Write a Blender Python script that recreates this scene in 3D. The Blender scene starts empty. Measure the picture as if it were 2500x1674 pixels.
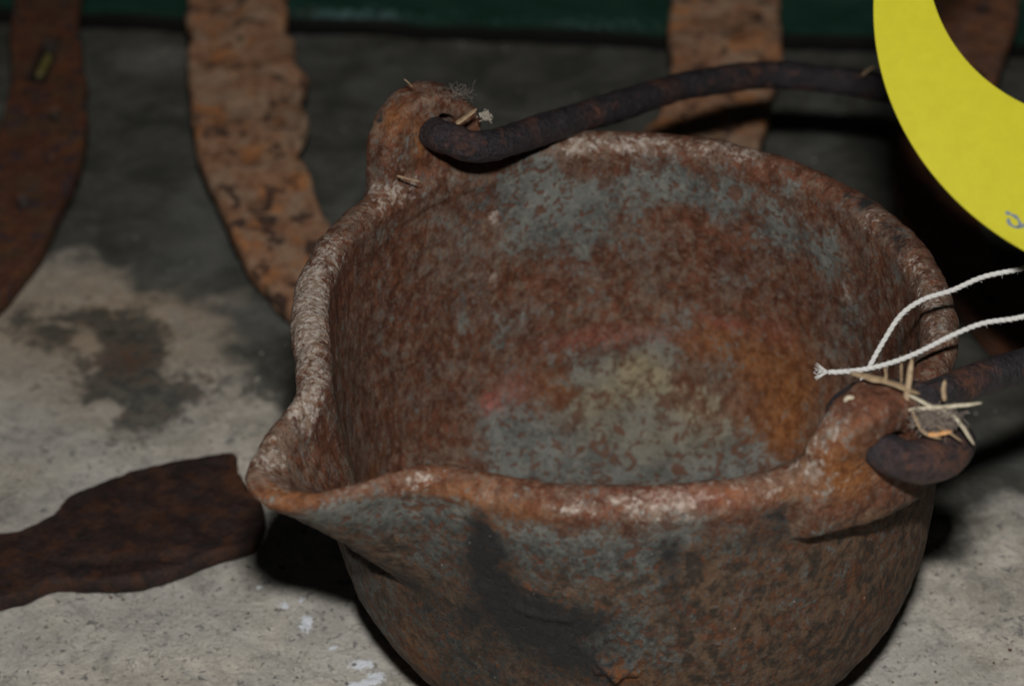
import bpy, bmesh, math, random
import numpy as np
from mathutils import Vector, noise as mnoise
random.seed(7); RNG = np.random.default_rng(7)
CM = 0.01
SC = bpy.context.scene
COL = SC.collection
R = math.radians

# ------------------------------------------------------------ camera, light, exposure
cam_d = bpy.data.cameras.new('camera'); cam = bpy.data.objects.new('camera', cam_d); COL.objects.link(cam)
CAM = np.array([0.0, -42.33, 40.40])
cam.location = CAM * CM
cam.rotation_euler = (R(90 - 35.5), 0, 0)
cam_d.sensor_width = 36.0
cam_d.lens = 80.13
cam_d.clip_start = 0.02; cam_d.clip_end = 50
cam_d.dof.use_dof = True
cam_d.dof.focus_distance = 0.535
cam_d.dof.aperture_fstop = 12
SC.camera = cam

world = bpy.data.worlds.new('World'); SC.world = world; world.use_nodes = True
world.node_tree.nodes['Background'].inputs[0].default_value = (0.55, 0.62, 0.7, 1)
world.node_tree.nodes['Background'].inputs[1].default_value = 0.01

fl = bpy.data.lights.new('flash', 'AREA'); fl.shape = 'RECTANGLE'; fl.size = 0.035; fl.size_y = 0.018
fl.energy = 3.15; fl.color = (1.0, 0.97, 0.93)
flo = bpy.data.objects.new('camera_flash', fl); COL.objects.link(flo)
flo.location = (0.006, -0.4233 + 0.0465 , 0.404 + 0.0652)
flo.rotation_euler = (R(90 - 38), 0, R(-2))

SC.view_settings.view_transform = 'Standard'; SC.view_settings.look = 'None'
SC.view_settings.exposure = 0; SC.view_settings.gamma = 1

# ------------------------------------------------------------ helpers
def link(o, parent=None):
    COL.objects.link(o)
    if parent is not None: o.parent = parent
    return o
def thing(name, label, cat, loc=(0, 0, 0), group=None):
    o = bpy.data.objects.new(name, None); link(o); o.location = Vector(loc) * CM
    o.empty_display_size = 0.01
    o['label'] = label; o['category'] = cat
    if group: o['group'] = group
    return o
def tag(o, label, cat, group=None):
    o['label'] = label; o['category'] = cat
    if group: o['group'] = group
    return o
def mesh_obj(name, V, F, mat, parent=None, origin=(0, 0, 0), smooth=True, attrs=None, normals=None):
    """V in cm, world; stored relative to origin"""
    V = np.asarray(V, float); org = np.asarray(origin, float)
    me = bpy.data.meshes.new(name)
    Vr = (V - org) * CM
    if isinstance(F, np.ndarray):
        n = F.shape[1]
        me.vertices.add(len(Vr)); me.vertices.foreach_set('co', Vr.astype(np.float32).ravel())
        me.loops.add(F.size); me.loops.foreach_set('vertex_index', F.astype(np.int32).ravel())
        me.polygons.add(len(F)); me.polygons.foreach_set('loop_start', np.arange(0, F.size, n, dtype=np.int32))
        me.polygons.foreach_set('loop_total', np.full(len(F), n, dtype=np.int32))
        me.update(calc_edges=True)
    else:
        me.from_pydata(Vr.tolist(), [], F); me.update()
    me.polygons.foreach_set('use_smooth', [smooth] * len(me.polygons))
    if attrs:
        for k, arr in attrs.items():
            a = me.attributes.new(k, 'FLOAT', 'POINT'); a.data.foreach_set('value', np.asarray(arr, np.float32))
    if normals is not None:
        me.normals_split_custom_set_from_vertices([tuple(x) for x in normals])
    me.materials.append(mat)
    o = bpy.data.objects.new(name, me); link(o, parent)
    if parent is None: o.location = Vector(origin) * CM
    return o

# value noise fbm in numpy (cm coordinates)
_P = RNG.permutation(256); _P = np.concatenate([_P, _P, _P]); _G = RNG.random(256) * 2 - 1
def vnoise(p):
    p = np.asarray(p, float); i = np.floor(p).astype(int); f = p - i; f = f * f * (3 - 2 * f); i &= 255
    def h(a, b, c): return _G[_P[_P[_P[a & 255] + (b & 255)] + (c & 255)] & 255]
    x, y, z = i[:, 0], i[:, 1], i[:, 2]; u, v, w = f[:, 0], f[:, 1], f[:, 2]
    def L(a, b, t): return a + (b - a) * t
    return L(L(L(h(x, y, z), h(x+1, y, z), u), L(h(x, y+1, z), h(x+1, y+1, z), u), v),
             L(L(h(x, y, z+1), h(x+1, y, z+1), u), L(h(x, y+1, z+1), h(x+1, y+1, z+1), u), v), w)
def fbm(p, sc=1.0, octv=4, off=0.0):
    p = np.asarray(p, float) * sc + off; s = 0; a = 1; t = 0
    for k in range(octv):
        s = s + a * vnoise(p * (2 ** k) + 17.3 * k); t += a; a *= 0.5
    return s / t
def sstep(a, b, x):
    t = np.clip((x - a) / (b - a), 0, 1); return t * t * (3 - 2 * t)
def norm(v): v = np.asarray(v, float); return v / (np.linalg.norm(v) + 1e-12)
def catmull(P, n):
    """resample a poly-line of k points smoothly into n points (equal arc length)"""
    P = np.asarray(P, float); Q = np.vstack([2 * P[0] - P[1], P, 2 * P[-1] - P[-2]]); out = []
    for i in range(1, len(Q) - 2):
        for t in np.linspace(0, 1, 24, endpoint=False):
            a, b, c, d = Q[i-1], Q[i], Q[i+1], Q[i+2]
            out.append(0.5 * ((2*b) + (c-a)*t + (2*a-5*b+4*c-d)*t*t + (-a+3*b-3*c+d)*t**3))
    out.append(P[-1]); out = np.array(out)
    s = np.r_[0, np.cumsum(np.linalg.norm(np.diff(out, axis=0), axis=1))]
    q = np.linspace(0, s[-1], n)
    return np.stack([np.interp(q, s, out[:, k]) for k in range(P.shape[1])], 1)
def frames(C):
    T = np.gradient(C, axis=0); T /= np.linalg.norm(T, axis=1)[:, None]
    up = np.array([0, 0, 1.0]) if abs(T[0][2]) < .9 else np.array([1.0, 0, 0])
    N = norm(np.cross(up, T[0])); Ns = []
    for t in T:
        N = norm(N - t * (N @ t)); Ns.append(N)
    Ns = np.array(Ns); return T, Ns, np.cross(T, Ns)
def tube(C, rad, seg=12, cap=True):
    C = np.asarray(C, float); n = len(C); rad = np.broadcast_to(np.asarray(rad, float), (n,))
    T, N, B = frames(C); a = np.arange(seg) * 2 * math.pi / seg
    V = (C[:, None] + rad[:, None, None] * (np.cos(a)[None, :, None] * N[:, None] + np.sin(a)[None, :, None] * B[:, None])).reshape(-1, 3)
    F = [(i*seg+j, i*seg+(j+1) % seg, (i+1)*seg+(j+1) % seg, (i+1)*seg+j) for i in range(n-1) for j in range(seg)]
    if cap: F += [tuple(range(seg))[::-1], tuple(range((n-1)*seg, n*seg))]
    return V, F
def merge(parts):
    V = []; F = []; o = 0
    for v, f in parts:
        V.append(np.asarray(v)); F += [tuple(i + o for i in q) for q in f]; o += len(v)
    return np.vstack(V), F

# ------------------------------------------------------------ material helpers
class NT:
    def __init__(s, name):
        s.m = bpy.data.materials.new(name); s.m.use_nodes = True; s.t = s.m.node_tree; s.n = s.t.nodes
        s.b = s.n['Principled BSDF']; s.co = s.n.new('ShaderNodeTexCoord').outputs['Object']
    def l(s, a, b): s.t.links.new(a, b)
    def setin(s, sock, v):
        if hasattr(v, 'is_output') or isinstance(v, bpy.types.NodeSocket): s.l(v, sock)
        else:
            if isinstance(v, (tuple, list)) and len(v) == 3 and sock.type == 'RGBA': v = (*v, 1)
            sock.default_value = v
    def vec(s, scale=(1, 1, 1), loc=(0, 0, 0)):
        m = s.n.new('ShaderNodeMapping'); s.l(s.co, m.inputs[0]); m.inputs['Scale'].default_value = [100 * k for k in scale]; m.inputs['Location'].default_value = loc
        return m.outputs[0]
    def noise(s, scale, det=4, rough=.55, dist=0, vec=None, loc=(0, 0, 0)):
        t = s.n.new('ShaderNodeTexNoise'); s.l(vec or s.vec(loc=loc), t.inputs['Vector'])
        t.inputs['Scale'].default_value = scale; t.inputs['Detail'].default_value = det; t.inputs['Roughness'].default_value = rough; t.inputs['Distortion'].default_value = dist
        return t.outputs['Fac']
    def vor(s, scale, vec=None, feature='F1', rnd=1):
        t = s.n.new('ShaderNodeTexVoronoi'); t.feature = feature; s.l(vec or s.vec(), t.inputs['Vector']); t.inputs['Scale'].default_value = scale; t.inputs['Randomness'].default_value = rnd
        return t.outputs['Distance']
    def ss(s, x, a, b, inv=False):
        m = s.n.new('ShaderNodeMapRange'); m.interpolation_type = 'SMOOTHSTEP'; s.setin(m.inputs['Value'], x)
        m.inputs['From Min'].default_value = a; m.inputs['From Max'].default_value = b
        m.inputs['To Min'].default_value = 1 if inv else 0; m.inputs['To Max'].default_value = 0 if inv else 1
        return m.outputs[0]
    def math(s, op, a, b=0.0, c=0.0):
        m = s.n.new('ShaderNodeMath'); m.operation = op; s.setin(m.inputs[0], a); s.setin(m.inputs[1], b); s.setin(m.inputs[2], c); return m.outputs[0]
    def mix(s, f, a, b, blend='MIX'):
        m = s.n.new('ShaderNodeMix'); m.data_type = 'RGBA'; m.blend_type = blend
        s.setin(m.inputs[0], f); s.setin(m.inputs[6], a); s.setin(m.inputs[7], b); return m.outputs[2]
    def attr(s, k):
        a = s.n.new('ShaderNodeAttribute'); a.attribute_name = k; return a.outputs['Fac']
    def out(s, col, rough=.85, h=None, bump=.5, dist=.02, spec=.3):
        s.setin(s.b.inputs['Base Color'], col); s.setin(s.b.inputs['Roughness'], rough); s.setin(s.b.inputs['Specular IOR Level'], spec)
        if h is not None:
            b = s.n.new('ShaderNodeBump'); b.inputs['Strength'].default_value = bump; b.inputs['Distance'].default_value = dist * CM
            s.l(h, b.inputs['Height']); s.l(b.outputs[0], s.b.inputs['Normal'])
        return s.m

# pot: rust over grey-blue iron, driven by painted-in stain attributes + noise
def pot_material():
    m = NT('rusted_cast_iron')
    patina, dark, pale, orange, pink, yellow, outer, crack = [m.attr(k) for k in ('patina', 'dark', 'pale', 'orange', 'pink', 'yellow', 'outer', 'crack')]
    v = m.vec((1, 1, .8)); mul = lambda a, b: m.math('MULTIPLY', a, b); add = lambda a, b: m.math('ADD', a, b)
    n0 = m.noise(.42, 4, .6, .2); n1 = m.noise(1.1, 6, .62, .3, v); n2 = m.noise(3.1, 6, .66, .3, v); n3 = m.noise(7.5, 5, .68, .2, v); nf = m.noise(26, 3, .6)
    s1 = m.noise(4.4, 4, .62, .5, v, loc=(9, 9, 9)); s2 = m.noise(9.5, 3, .6, .4, m.vec((1, 1, .6), (7, 1, 4)))
    # dusty brown ground colour, then crumbs of red rust of two sizes over it
    dust = m.mix(m.ss(n2, .36, .64), (.095, .057, .039), (.18, .122, .088))
    rust = m.mix(m.ss(n2, .38, .6), (.066, .021, .010), (.145, .049, .023))
    cover = add(mul(s1, .55), add(mul(s2, .45), mul(m.math('SUBTRACT', n0, .5), .35)))
    rust = m.mix(mul(m.ss(cover, .435, .515), .9), dust, rust)
    rust = m.mix(mul(m.ss(add(mul(n3, .5), mul(n1, .5)), .57, .66), .6), rust, (.040, .018, .012))
    rust = m.mix(mul(m.ss(m.noise(6, 4, .7, .3, v, loc=(60, 2, 8)), .60, .70), .6), rust, (.26, .205, .17))
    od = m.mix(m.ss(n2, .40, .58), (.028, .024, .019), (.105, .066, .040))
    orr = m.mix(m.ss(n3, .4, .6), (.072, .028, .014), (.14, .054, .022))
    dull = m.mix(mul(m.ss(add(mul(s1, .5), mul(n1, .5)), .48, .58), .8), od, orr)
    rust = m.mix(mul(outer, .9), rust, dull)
    og = m.mix(m.ss(add(mul(n2, .6), mul(s2, .4)), .38, .6), (.115, .037, .011), (.27, .105, .030))
    rust = m.mix(mul(m.math('MINIMUM', orange, 1.0), m.ss(n1, .15, .5)), rust, og)
    pn = add(mul(n1, .9), add(mul(n2, .9), mul(s2, 1.0)))
    pf = mul(m.ss(add(pn, mul(patina, .44)), 1.44, 1.72), .92)
    grey = m.mix(m.ss(n1, .36, .62), (.056, .068, .068), (.142, .155, .145))
    grey = m.mix(mul(m.ss(n3, .46, .64), .65), grey, (.215, .205, .175))
    grey = m.mix(mul(outer, .85), grey, m.mix(m.ss(add(mul(n2, .5), mul(n3, .5)), .42, .60), (.022, .028, .030), (.105, .115, .108)))
    grey = m.mix(mul(m.math('MINIMUM', yellow, 1.0), .85), grey, m.mix(m.ss(n2, .38, .62), (.17, .14, .08), (.28, .235, .14)))
    col = m.mix(pf, rust, grey)
    pit_n = m.noise(2.6, 3, .55, .7, loc=(31, 7, 3)); pit_m = m.noise(5.8, 2, .5, .4, loc=(3, 17, 3))
    pits = m.math('MAXIMUM', m.ss(pit_n, .585, .62), m.ss(pit_m, .60, .65))
    col = m.mix(mul(pits, mul(pf, .9)), col, (.105, .042, .022))
    ps = m.noise(4.5, 6, .74, .25, m.vec((1, 1, 1.2)))
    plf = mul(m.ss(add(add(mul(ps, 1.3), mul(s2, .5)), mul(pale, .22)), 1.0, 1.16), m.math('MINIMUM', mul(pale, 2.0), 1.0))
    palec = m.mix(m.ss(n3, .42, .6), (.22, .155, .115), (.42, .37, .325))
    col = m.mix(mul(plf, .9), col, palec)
    dk = m.ss(add(add(mul(n2, 1.5), add(mul(n1, 1.1), mul(s2, .5))), mul(dark, .60)), 1.66, 2.22)
    col = m.mix(mul(dk, mul(m.math('MINIMUM', mul(dark, 2.5), 1.0), .95)), col, (.014, .015, .016))
    col = m.mix(mul(pink, mul(m.ss(n3, .3, .6), .8)), col, (.36, .095, .075))
    sp = m.ss(m.vor(2.2), .03, .055, inv=True)
    col = m.mix(mul(sp, mul(m.ss(n1, .45, .6), .8)), col, (.60, .55, .5))
    col = m.mix(mul(crack, .95), col, (.006, .006, .006))
    chip = m.ss(add(pn, mul(patina, .44)), 1.55, 1.61)
    h = add(mul(n3, .7), add(mul(nf, .45), add(mul(n2, .8), add(mul(chip, -.3), add(mul(pits, -.5), add(mul(s2, .9), mul(n1, .8)))))))
    rough = m.math('SUBTRACT', add(.50, mul(n3, .45)), mul(pf, .12))
    return m.out(col, rough, h, .85, .055, .26)

def rust_material(name, base, lite, orange, dirt, spot, k=1.0, bump=.8, dirt_amt=.5, spot_amt=.5, rough=.88, spec=.25, orange_amt=.6, scale=1.0):
    m = NT(name)
    n0 = m.noise(.5 * scale, 4, .6, .3); n1 = m.noise(1.1 * scale, 6, .6, .4, loc=(5, 2, 9)); n2 = m.noise(3.4 * scale, 6, .65, .2); n3 = m.noise(10 * scale, 4, .65)
    c = m.mix(m.ss(n2, .36, .64), base, lite)
    c = m.mix(m.math('MULTIPLY', m.ss(n1, .52 - .08 * k, .62), orange_amt), c, orange)
    c = m.mix(m.math('MULTIPLY', m.ss(m.noise(.9 * scale, 5, .6, .5, loc=(40, 3, 1)), .46, .62), dirt_amt), c, dirt)
    c = m.mix(m.math('MULTIPLY', m.ss(m.noise(1.7 * scale, 4, .5, .2, loc=(9, 30, 4)), .56, .64), spot_amt), c, spot)
    c = m.mix(m.math('MULTIPLY', m.ss(n3, .55, .68), .35), c, tuple(min(1, x * 1.8 + .03) for x in lite))
    c = m.mix(m.math('MULTIPLY', m.attr('tint'), m.ss(n2, .35, .55)), c, orange)
    c = m.mix(m.math('MULTIPLY', m.attr('dent_shade'), .93), c, (.012, .010, .008))  # darkness of dents and nail holes painted into the colour
    h = m.math('ADD', m.math('MULTIPLY', n2, 1.2), m.math('MULTIPLY', n3, .7))
    return m.out(c, rough, h, bump, .06, spec)

M = {}
M['pot'] = pot_material()
M['bail'] = rust_material('dark_forge_scale', (.009, .007, .009), (.026, .020, .026), (.13, .048, .022), (.034, .029, .036), (.006, .005, .007), dirt_amt=.3, spot_amt=.4, rough=.5, spec=.5, orange_amt=.4, scale=1.7, k=-.6, bump=1.5)
M['shoe_tan'] = rust_material('tan_rust', (.17, .078, .040), (.29, .16, .095), (.36, .14, .042), (.29, .205, .14), (.045, .026, .02), dirt_amt=.75, spot_amt=.95, scale=.9, k=.0, bump=.28, orange_amt=.7)
M['shoe_brown'] = rust_material('brown_rust', (.050, .019, .011), (.090, .034, .017), (.125, .045, .015), (.06, .045, .022), (.028, .022, .03), dirt_amt=.45, spot_amt=.75, scale=1.0, rough=.7, spec=.35, k=0, bump=.4)
M['shoe_dark'] = rust_material('dark_rust', (.10, .045, .025), (.17, .08, .045), (.25, .09, .04), (.11, .08, .07), (.04, .03, .03), dirt_amt=.4, spot_amt=.6, rough=.7)
M['bar'] = rust_material('black_rust', (.011, .007, .006), (.025, .011, .009), (.075, .026, .009), (.05, .025, .02), (.014, .012, .014), dirt_amt=.3, spot_amt=.5, scale=1.5, rough=.7, spec=.35, orange_amt=.55, bump=1)

def flat(name, c1, c2, scale=3, rough=.8, bump=.3, dist=.02, spec=.3, det=4, vecs=(1, 1, 1)):
    m = NT(name); v = m.vec(vecs); n = m.noise(scale, det, .6, 0, v); n2 = m.noise(scale * 5, 3, .6, 0, v)
    return m.out(m.mix(m.ss(m.math('ADD', m.math('MULTIPLY', n, .7), m.math('MULTIPLY', n2, .3)), .35, .65), c1, c2), rough, m.math('ADD', n, m.math('MULTIPLY', n2, .5)), bump, dist, spec)
M['tag'] = flat('yellow_card', (.395, .365, .012), (.42, .39, .014), 3, .5, .05, .002, .2)
M['ink'] = flat('grey_ink', (.11, .14, .155), (.16, .19, .205), 20, .5, .05, .002)
M['twine'] = flat('white_cotton', (.46, .455, .44), (.60, .60, .585), 25, .9, .5, .01, .1)
M['straw'] = flat('tan_straw', (.20, .135, .08), (.34, .25, .15), 9, .6, .4, .01, .35, vecs=(1, 1, 1))
M['straw_pale'] = flat('pale_straw', (.36, .31, .22), (.52, .47, .36), 9, .55, .3, .01, .4)
M['straw_orange'] = flat('orange_straw', (.45, .22, .08), (.58, .31, .13), 9, .6, .3, .01, .35)
M['lint'] = flat('grey_lint', (.13, .105, .09), (.22, .185, .16), 20, .95, .2, .01, .05)
M['lint_pale'] = flat('pale_lint', (.28, .25, .2), (.42, .38, .33), 20, .95, .2, .01, .05)
def board_mat():
    m = NT('green_paint'); n = m.noise(1.1, 5, .6, .2, m.vec((.5, 1, 1.6))); n2 = m.noise(6, 5, .65); a = m.attr('scuff')
    c = m.mix(m.ss(n, .35, .68), (.004, .024, .016), (.007, .034, .023))
    c = m.mix(m.ss(m.math('ADD', n2, m.math('MULTIPLY', a, .4)), .72, .86), c, (.07, .13, .125))
    c = m.mix(m.ss(m.math('ADD', n, m.math('MULTIPLY', a, .2)), .70, .80), c, (.03, .025, .02))
    c = m.mix(m.attr('gap_shade'), c, (.005, .005, .004))  # shadow of the gap under the board, painted near-black on its foot
    return m.out(c, .45, m.math('ADD', n2, n), .5, .03, .4)
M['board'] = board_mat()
def ground_mat():
    m = NT('worn_concrete'); darkm, stain, white, crack = [m.attr(k) for k in ('darkcem', 'stain', 'limewash', 'crack')]
    n0 = m.noise(.17, 5, .6, .6); n1 = m.noise(.55, 6, .64, .5); n2 = m.noise(2.3, 6, .68, .3); n3 = m.noise(9, 5, .7); 
    beige = m.mix(m.ss(n1, .34, .66), (.34, .315, .27), (.60, .56, .495))
    beige = m.mix(m.math('MULTIPLY', m.ss(n0, .45, .62), .6), beige, (.41, .41, .385))
    beige = m.mix(m.math('MULTIPLY', m.ss(n3, .5, .66), .6), beige, (.60, .55, .47))
    # dark aggregate specks
    ag = m.ss(m.noise(3.6, 3, .6, .6, loc=(3, 50, 2)), .61, .68)
    beige = m.mix(m.math('MULTIPLY', ag, .75), beige, (.12, .125, .13))
    ag2 = m.ss(m.noise(7.5, 2, .5, .3, loc=(13, 5, 2)), .63, .69)
    vein = m.ss(m.math('ABSOLUTE', m.math('SUBTRACT', m.noise(.5, 5, .62, .8, loc=(77, 3, 0)), .5)), 0, .012, inv=True)
    beige = m.mix(m.math('MULTIPLY', m.ss(m.noise(.9, 5, .7, .8, loc=(21, 8, 0)), .5, .66), .55), beige, (.22, .215, .20))
    beige = m.mix(m.math('MULTIPLY', vein, m.math('MULTIPLY', m.ss(n1, .4, .6), .5)), beige, (.12, .115, .10))
    beige = m.mix(m.math('MULTIPLY', ag2, .6), beige, (.15, .13, .12))
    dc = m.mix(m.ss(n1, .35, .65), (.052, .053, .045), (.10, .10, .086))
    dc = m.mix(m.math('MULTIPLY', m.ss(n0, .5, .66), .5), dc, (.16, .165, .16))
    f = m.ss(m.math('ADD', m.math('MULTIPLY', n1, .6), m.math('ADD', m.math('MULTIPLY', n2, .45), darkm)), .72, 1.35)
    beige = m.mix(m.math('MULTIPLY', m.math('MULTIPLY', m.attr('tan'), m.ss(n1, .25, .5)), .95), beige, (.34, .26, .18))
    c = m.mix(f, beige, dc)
    st = m.ss(m.math('ADD', m.math('ADD', m.math('MULTIPLY', n2, .9), m.math('MULTIPLY', n1, 1.5)), stain), 1.56, 1.84)
    sc = m.mix(m.ss(n2, .4, .6), (.035, .038, .036), (.105, .10, .082))
    sc = m.mix(m.math('MULTIPLY', m.ss(m.noise(1.4, 4, .6, .2, loc=(8, 8, 8)), .56, .66), .6), sc, (.12, .06, .035))
    c = m.mix(m.math('MULTIPLY', st, .9), c, sc)
    c = m.mix(m.math('MULTIPLY', m.attr('rustm'), m.math('MULTIPLY', m.ss(n2, .4, .6), .8)), c, (.11, .05, .03))
    c = m.mix(m.ss(m.math('ADD', n3, white), .78, .95), c, (.70, .74, .80))
    c = m.mix(m.math('MULTIPLY', crack, .85), c, (.02, .02, .018))
    wf = m.ss(m.noise(1.9, 2, .5, .1, loc=(70, 5, 0)), .735, .77)
    c = m.mix(m.math('MULTIPLY', wf, .5), c, (.5, .5, .5))
    h = m.math('ADD', m.math('MULTIPLY', n2, 1.4), m.math('ADD', m.math('MULTIPLY', n3, .8), m.math('MULTIPLY', ag, -.4)))
    return m.out(c, .93, h, .8, .08, .15)
M['ground'] = ground_mat()

# ------------------------------------------------------------ ground
def ground():
    def axis(a, b, st, far):
        core = np.arange(a, b + 1e-6, st); l = []; d = st; x = a
        while x > -far: d *= 1.25; x -= d; l.append(x)
        r = []; d = st; x = b
        while x < far: d *= 1.25; x += d; r.append(x)
        return np.r_[l[::-1], core, r]
    X = axis(-20, 21, .13, 120); Y = axis(-3, 37, .13, 120)
    gx, gy = np.meshgrid(X, Y); P = np.stack([gx.ravel(), gy.ravel(), np.zeros(gx.size)], 1)
    z = .16 * fbm(P, .22, 3) + .035 * fbm(P, .9, 3, 5) + .02 * fbm(P, 3.0, 3, 9)
    w = fbm(P, .35, 4, 30)
    # dark worn cement skin: everything behind a ragged diagonal line, and a second patch at right
    x, y = P[:, 0], P[:, 1]
    line = np.interp(x, [-40, -20, -16.2, -14.5, -12.2, -9.8, -7.5, -5.5, -2, 4, 9, 11.5, 14, 18, 40], [14, 15, 17.6, 19.8, 18.7, 15.7, 13.0, 10.8, 8, 6, 5.4, 5.3, 4.6, 4.2, 4])
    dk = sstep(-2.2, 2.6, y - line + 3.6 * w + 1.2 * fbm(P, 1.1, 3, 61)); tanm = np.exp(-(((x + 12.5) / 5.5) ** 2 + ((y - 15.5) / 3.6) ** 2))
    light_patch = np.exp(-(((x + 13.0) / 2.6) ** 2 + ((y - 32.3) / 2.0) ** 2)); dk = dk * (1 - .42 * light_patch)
    def blob(cx, cy, sx, sy, a=0):
        c, s = math.cos(a), math.sin(a); dx, dy = x - cx, y - cy
        return np.exp(-(((dx * c + dy * s) / sx) ** 2 + ((-dx * s + dy * c) / sy) ** 2))
    st = .76 * blob(-11.6, 13.0, 2.6, 3.3, .2) + .5 * blob(-14.3, 15.6, 2.6, 1.5) + .4 * blob(-10.8, 10.7, .9, 1.4) + .35 * blob(-12.9, 19.2, 1.0, 1.4) + .35 * blob(-7.6, 11.7, 1.5, 1.3); st = st - .42 * blob(-13.0, 14.4, .55, 1.1, .5) - .36 * blob(-9.9, 14.0, .5, .9, -.4) - .3 * blob(-11.9, 11.2, .5, .5); rst = blob(-11.7, 13.6, .9, .9) + .8 * blob(-9.0, 12.6, .35, .25)
    z = z - .10 * sstep(.35, .6, st)
    wh = .62 * (blob(-5.99, 2.5, .16, .22) + blob(-5.37, 1.82, .22, .42) + blob(-5.55, 2.75, .1, .14) + blob(-3.85, .3, .45, .22) + blob(-3.45, -.25, .28, .28) + blob(-3.95, -.5, .35, .2) + blob(-6.7, 3.2, .12, .12) + blob(-4.6, .9, .15, .12))
    # a crack across the dark cement in the background
    cr = np.interp(x, [-3.5, -1, .8, 2.6, 4.5, 8], [30.5, 28.6, 27.0, 26.0, 25.8, 25.0]) + .5 * fbm(P, .8, 3, 70)
    ck = np.exp(-((y - cr) / .13) ** 2) * ((x > -3.5) & (x < 8)) ; z = z - .12 * ck
    P[:, 2] = z
    # keep the floor level where the pot stands
    rr = np.hypot(x - 2.63, y - 2.1); P[:, 2] = np.where(rr < 5, P[:, 2] * sstep(2, 5, rr), P[:, 2])
    nx, ny = len(X), len(Y); idx = np.arange(nx * ny).reshape(ny, nx)
    F = np.stack([idx[:-1, :-1], idx[:-1, 1:], idx[1:, 1:], idx[1:, :-1]], -1).reshape(-1, 4)
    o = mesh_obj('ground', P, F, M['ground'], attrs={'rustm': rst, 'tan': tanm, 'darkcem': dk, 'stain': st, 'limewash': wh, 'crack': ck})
    o['kind'] = 'structure'
ground()

# ------------------------------------------------------------ green board at the back
def board():
    # a long plank lying on the floor, painted green; lower front edge worn and wavy, gap shadow painted black along it
    t = thing('green_board', 'dark green painted wooden board with a worn lower edge, its foot coloured black as gap shadow, lying behind the horseshoes', 'board', (0, 35.2, 0))
    n = 420; X = np.linspace(-48, 48, n); prof = []
    D = 7.0; Hh = 3.0
    ring = [(0, .30), (-.02, .45), (-.02, .7), (-.02, .85), (0, .95), (0, 1.05), (0, 1.3), (0, 1.8), (0, 2.4), (.02, 2.85), (.15, Hh), (1, Hh + .02), (3.5, Hh), (6, Hh), (D - .1, Hh), (D, 2.85), (D, .5), (D - .1, .30), (3.5, .30), (.8, .30), (.1, .27)]
    V = []
    for x in X:
        y0 = np.interp(x, [-60, -19.6, -12, -2.8, 5.4, 13.6, 19.2, 60], [37.5, 34.6, 33.9, 33.5, 32.7, 32.3, 32.0, 29.5]) + .0
        e = .22 * fbm([[x, 0, 0]], .35, 4)[0] + .08 * fbm([[x, 0, 0]], 2, 3, 4)[0]
        for (dy, z) in ring:
            zz = z + (e if z < .5 else e * .3 if z < .8 else 0)
            V.append((x, y0 + dy + .03 * mnoise.noise((x * .8, z, 3)), max(zz, .12)))
    V = np.array(V); k = len(ring)
    F = [(i*k+j, (i+1)*k+j, (i+1)*k+(j+1) % k, i*k+(j+1) % k) for i in range(n-1) for j in range(k)]
    F = [f[::-1] for f in F] + [tuple(range(k))[::-1], tuple(range((n-1)*k, n*k))]
    sc = np.exp(-((V[:, 2] - 1.15) / .3) ** 2) * (.4 + .6 * (np.exp(-((V[:, 0] + 6) / 2.5) ** 2) + .5 * np.exp(-((V[:, 0] - 3) / 3.0) ** 2)))
    o = mesh_obj('plank', V, F, M['board'], t, (0, 35.2, 0), smooth=True, attrs={'scuff': sc, 'gap_shade': sstep(.98, .86, V[:, 2] - .22 * fbm(np.c_[V[:, 0], np.zeros(len(V)), np.zeros(len(V))], .35, 4))})
    bm = bmesh.new(); bm.from_mesh(o.data); bmesh.ops.recalc_face_normals(bm, faces=bm.faces); bm.to_mesh(o.data); bm.free()
    o.data.set_sharp_from_angle(angle=R(50))
    # two low bearers keep it off the floor
    for bx in (-30, -5, 11, 30):
        y0 = np.interp(bx, [-60, -19.6, -12, -2.8, 5.4, 13.6, 19.2, 60], [37.5, 34.6, 33.9, 33.5, 32.7, 32.3, 32.0, 29.5])
        c = [(bx + a, y0 + 2 + b, zz) for zz in (-.1, .34) for a, b in ((-.8, 0), (.8, 0), (.8, 4), (-.8, 4))]
        mesh_obj('bearer', c, [(0, 3, 2, 1), (4, 5, 6, 7), (0, 1, 5, 4), (1, 2, 6, 5), (2, 3, 7, 6), (3, 0, 4, 7)], M['board'], t, (0, 35.2, 0), smooth=False)
board()

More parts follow.
